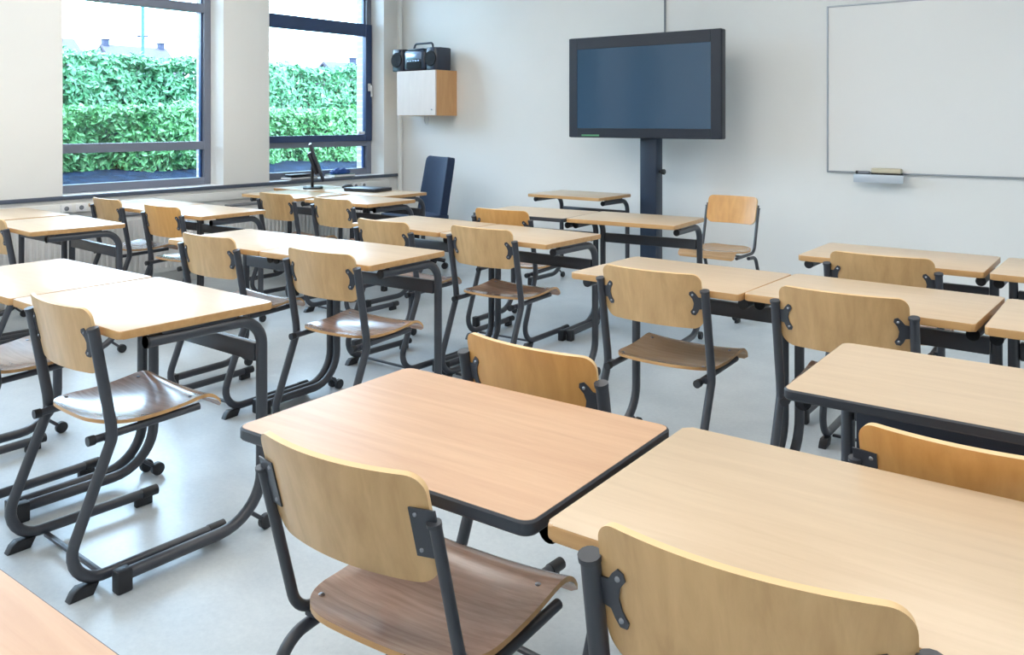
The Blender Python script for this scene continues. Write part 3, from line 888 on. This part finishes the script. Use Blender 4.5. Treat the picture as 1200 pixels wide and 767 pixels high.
# things on the window sill
sz = SILL + .0015
root = empty('folder', (WL - .075, 5.22, sz), R(4))
m = MB(); m.box((-.075, -.17, 0), (.075, .17, .006), M['black_plastic'], bevel=.002); m.box((-.072, -.168, .006), (.07, .16, .022), M['paper']); m.box((-.075, -.17, .022), (.075, .17, .028), M['black_plastic'], bevel=.002)
m.build('cover', root)
m = MB(); m.box((-.06, -.14, .0285), (.05, .10, .050), M['black_plastic'], bevel=.008); m.build('clip_case', root)
tag(root, 'black document folder on the sill of the second window', 'folder')
bk = MB(); bk.box((-.085, -.13, 0), (.085, .13, .004), M['green_book'], bevel=.001); bk.box((-.08, -.126, .004), (.083, .126, .024), M['paper']); bk.box((-.085, -.13, .024), (.085, .13, .028), M['green_book'], bevel=.001)
b = bk.build('book'); b.location = (WL - .072, 5.72, sz); b.rotation_euler = (0, 0, R(-6)); tag(b, 'green book lying on the sill of the second window', 'book')
t = bmesh.new(); bmesh.ops.create_icosphere(t, subdivisions=4, radius=1)
for v in t.verts:
    n = v.co.normalized()
    f = 1 + .10 * math.sin(7 * n.x + 3 * n.y) * math.cos(5 * n.y - 2 * n.z) + .05 * math.sin(15 * n.y + 11 * n.z)
    v.co = Vector((n.x * .065 * f, n.y * .12 * f, max(n.z * f, -.25) * .045 + .0113))
m = MB(); m.add(t, M['blue_cloth']); b = m.build('pouch', angle=80); b.location = (WL - .072, 5.72, sz + .0285); tag(b, 'crumpled blue pouch on top of the green book', 'pouch')
m = MB()
for k in range(4): m.box((-.06 + .003 * k, -.08 - .003 * k, .0015 * k), (.06 - .002 * k, .08 + .002 * k, .0015 * k + .001), M['paper'], mtx=Matrix.Rotation(R(3 * k), 4, 'Z'))
b = m.build('paper_sheets', smooth=False); b.location = (WL - .080, 5.495, sz); tag(b, 'few loose white sheets between folder and book on the sill', 'paper')

# ------------------------------------------------------------------ ceiling lights
k = 0
for lx in (-5.2, -2.8, -.4):
    for ly in (-.3, 1.6, 3.5):
        root = empty('ceiling_light', (lx, ly, CEIL - .07))
        m = MB(); m.box((-.64, -.34, .012), (.64, .34, .0695), M['white_plastic'], bevel=.005); m.build('housing', root)
        MB().box((-.62, -.32, .0), (.62, .32, .011), M['lamp']).build('diffuser', root, smooth=False)
        tag(root, 'long white fluorescent ceiling light above the school desks', 'ceiling light', 'ceiling lights')

# ------------------------------------------------------------------ outside
g = MB()
t = bmesh.new()
xs = [XO0, -7.6, -8.2, -8.9, -10.2, -12, -40, -130]; zs = [.45, .58, .74, .84, 1.0, 1.1, .8, .5]
rows = [[t.verts.new((x, yv, z)) for x, z in zip(xs, zs)] for yv in (-8, 2, 8, 14, 40, 110)]
for i in range(len(rows) - 1):
    for j in range(len(xs) - 1): t.faces.new((rows[i][j], rows[i][j + 1], rows[i + 1][j + 1], rows[i + 1][j]))
bmesh.ops.recalc_face_normals(t, faces=t.faces[:])
for f in t.faces:
    if f.normal.z < 0: f.normal_flip()
g.add(t, M['soil']); structure(g.build('ground_outside'))

def hedge(name, x0, x1, y0, y1, zb, ztop, mat, n, size, label, seed):
    rnd = random.Random(seed)
    def bump(yv, z): return .10 * math.sin(2.3 * yv + z * 2) + .08 * math.sin(5.1 * yv - z * 4 + seed) + .04 * math.sin(11 * yv + 7 * z)
    t = bmesh.new()
    core = MB(); core.box((x0 - .0, y0, zb - .2), (x1 - .30, y1, ztop - .26), M['core'], bevel=.08, seg=2)
    for _ in range(n):
        yv = rnd.uniform(y0, y1)
        if rnd.random() < .72:
            z = rnd.uniform(zb, ztop - .02); x = x1 - .06 + bump(yv, z) * .8 + rnd.uniform(-.10, .05) - .12 * ((z - zb) / (ztop - zb)) ** 3
            nrm = Vector((1, 0, .35))
        else:
            x = rnd.uniform(x0, x1 - .05); z = ztop - .06 + bump(yv, x) * .5 + rnd.uniform(-.06, .07)
            nrm = Vector((.35, 0, 1))
        nrm = (nrm + Vector((rnd.gauss(0, .6), rnd.gauss(0, .6), rnd.gauss(0, .5)))).normalized()
        s = size * rnd.uniform(.6, 1.25)
        ax = nrm.cross(Vector((rnd.gauss(0, 1), rnd.gauss(0, 1), rnd.gauss(0, 1)))).normalized(); bx = nrm.cross(ax)
        c = Vector((x, yv, z))
        a = t.verts.new(c - ax * s); b = t.verts.new(c + bx * s * .42 + nrm * s * .12); d = t.verts.new(c + ax * s); e = t.verts.new(c - bx * s * .42 + nrm * s * .12)
        t.faces.new((a, b, d)); t.faces.new((a, d, e))
    m = core; m.add(t, mat)
    o = m.build(name, smooth=False)
    tag(o, label, 'hedge'); return o
hedge('hedge', -10.9, -10.0, -2.0, 12.5, 1.0, 2.16, M['leaf_a'], 48000, .052, 'taller bluish green hedge rising behind the lower one outside the windows', 3)
hedge('hedge', -9.3, -8.7, -2.0, 11.0, .76, 1.50, M['leaf_b'], 39000, .044, 'lower fresh green hedge nearest the windows', 5)

def house(x, y0, y1, depth, eave, ridge, chims, label):
    root = empty('house', (x, (y0 + y1) / 2, 0)); h = (y1 - y0) / 2
    m = MB(); m.box((-depth / 2, -h, .2), (depth / 2, h, eave), M['render']); m.build('wall', root, smooth=False)
    m = MB(); t = bmesh.new()
    e = .3
    pr = [(-depth / 2 - e, eave - .1), (0, ridge), (depth / 2 + e, eave - .1), (depth / 2 + e, eave - .3), (0, ridge - .3), (-depth / 2 - e, eave - .3)]
    a = [t.verts.new((px, -h - .2, pz)) for px, pz in pr]; b = [t.verts.new((px, h + .2, pz)) for px, pz in pr]
    t.faces.new((a[0], a[1], a[4], a[5])); t.faces.new((a[1], a[2], a[3], a[4])); t.faces.new((b[0], b[5], b[4], b[1])); t.faces.new((b[1], b[4], b[3], b[2]))
    for k in range(6): t.faces.new((a[k], b[k], b[(k + 1) % 6], a[(k + 1) % 6]))
    # gable triangles
    for yv in (-h, h):
        q = [t.verts.new((-depth / 2, yv, eave - .05)), t.verts.new((depth / 2, yv, eave - .05)), t.verts.new((0, yv, ridge - .31))]; t.faces.new(q)
    bmesh.ops.recalc_face_normals(t, faces=t.faces[:]); m.add(t, M['roof']); m.build('roof', root, smooth=False)
    for cy in chims:
        m = MB(); m.box((-.33, cy - .33, ridge - 1.2), (.33, cy + .33, ridge + .55), M['chimney'], bevel=.03); m.box((-.38, cy - .38, ridge + .5), (.38, cy + .38, ridge + .66), M['chimney'], bevel=.03)
        m.build('chimney', root)
    m = MB()
    for q in range(2):
        for wz in (1.6, 4.4):
            m.box((depth / 2 - .02, -h + 1.0 + q * (2 * h - 3.0), wz), (depth / 2 + .05, -h + 2.0 + q * (2 * h - 3.0), wz + 1.3), M['sash'])
    m.build('window', root, smooth=False)
    tag(root, label, 'house', 'houses far beyond the hedges')
house(-99, 49.0, 56.8, 8, 7.0, 10.25, (-3.5, 3.4), 'far house ridge with two chimneys above the hedge')
house(-102, 39.0, 47.0, 8, 7.6, 10.9, (), 'far pinkish roof at the left side of the large window')
house(-78, 64.5, 72.0, 8, 5.2, 8.2, (0.6,), 'far roof with one chimney in the second window')
root = empty('street_lamp', (-28.7, 15.65, .7))
m = MB(); m.lathe([(.10, 0), (.10, 1.0), (.062, 1.05), (.055, 8.2), (.03, 8.3)], M['pole'], seg=16); m.build('pole', root)
m = MB(); m.tube([(-.12, -.14, 3.60), (.12, .14, 3.60)], .035, M['chimney'], seg=8); m.build('bracket', root)
m = MB(); m.tube(fillet([(0, 0, 8.1), (0, 0, 8.7), (.9, 0, 8.9)], .3), .04, M['pole'], seg=8); m.box((.75, -.1, 8.86), (1.35, .1, 8.98), M['chimney'], bevel=.03); m.build('lamp_head', root)
tag(root, 'turquoise lamp post standing beyond the hedges', 'lamp post')
root = empty('bare_tree', (-50.5, 37.3, .6))
rnd = random.Random(11)
m = MB(); m.tube([(0, 0, 0), (.05, 0, 2), (0, .1, 4.5)], .12, M['bark'], seg=8)
tips = []
for k in range(26):
    z0 = rnd.uniform(2, 4.4); a = rnd.uniform(0, 6.28); l = rnd.uniform(.5, 1.1)
    e = Vector((math.cos(a) * l, math.sin(a) * l, z0 + rnd.uniform(.6, 1.5))); tips.append(e)
    m.tube([(0.02, .05, z0), (e.x * .5, e.y * .5, (z0 + e.z) / 2 - .05), e], .025, M['bark'], seg=5)
m.build('trunk', root)
t = bmesh.new()
for e in tips:
    for q in range(14):
        c = e + Vector((rnd.gauss(0, .25), rnd.gauss(0, .25), rnd.gauss(0, .25)))
        d1 = Vector((rnd.gauss(0, 1), rnd.gauss(0, 1), rnd.gauss(0, 1))).normalized() * .09; d2 = d1.cross(Vector((rnd.gauss(0, 1), rnd.gauss(0, 1), 1))).normalized() * .05
        t.faces.new([t.verts.new(c - d1), t.verts.new(c + d2), t.verts.new(c + d1), t.verts.new(c - d2)])
m = MB(); m.add(t, M['twig']); m.build('crown', root, smooth=False)
tag(root, 'thin pale tree beyond the hedge at the left of the second window', 'tree')

# ------------------------------------------------------------------ sky and exposure
wd = bpy.data.worlds.new('sky'); sc.world = wd; wd.use_nodes = True
nt = wd.node_tree; bg = nt.nodes['Background']
bg.inputs['Color'].default_value = (.56, .77, 1.0, 1); bg.inputs['Strength'].default_value = SKY
for a, b, n in openings:
    ld = bpy.data.lights.new('window_portal', 'AREA'); ld.shape = 'RECTANGLE'; ld.size = b - a; ld.size_y = WT - SILL
    ld.cycles.is_portal = True
    lo = bpy.data.objects.new('window_portal', ld); col.objects.link(lo)
    lo.location = (XO0 - .02, (a + b) / 2, (WT + SILL) / 2); lo.rotation_euler = (R(90), 0, R(-90))

sc.view_settings.view_transform = 'Standard'
sc.view_settings.look = 'None'
sc.view_settings.gamma = 1.0
sc.view_settings.use_curve_mapping = False
sc.view_settings.exposure = EXPO
sc.cycles.use_denoising = True
sc.cycles.max_bounces = 10
sc.cycles.diffuse_bounces = 6
sc.cycles.glossy_bounces = 4
sc.cycles.transparent_max_bounces = 12
sc.cycles.sample_clamp_indirect = 8
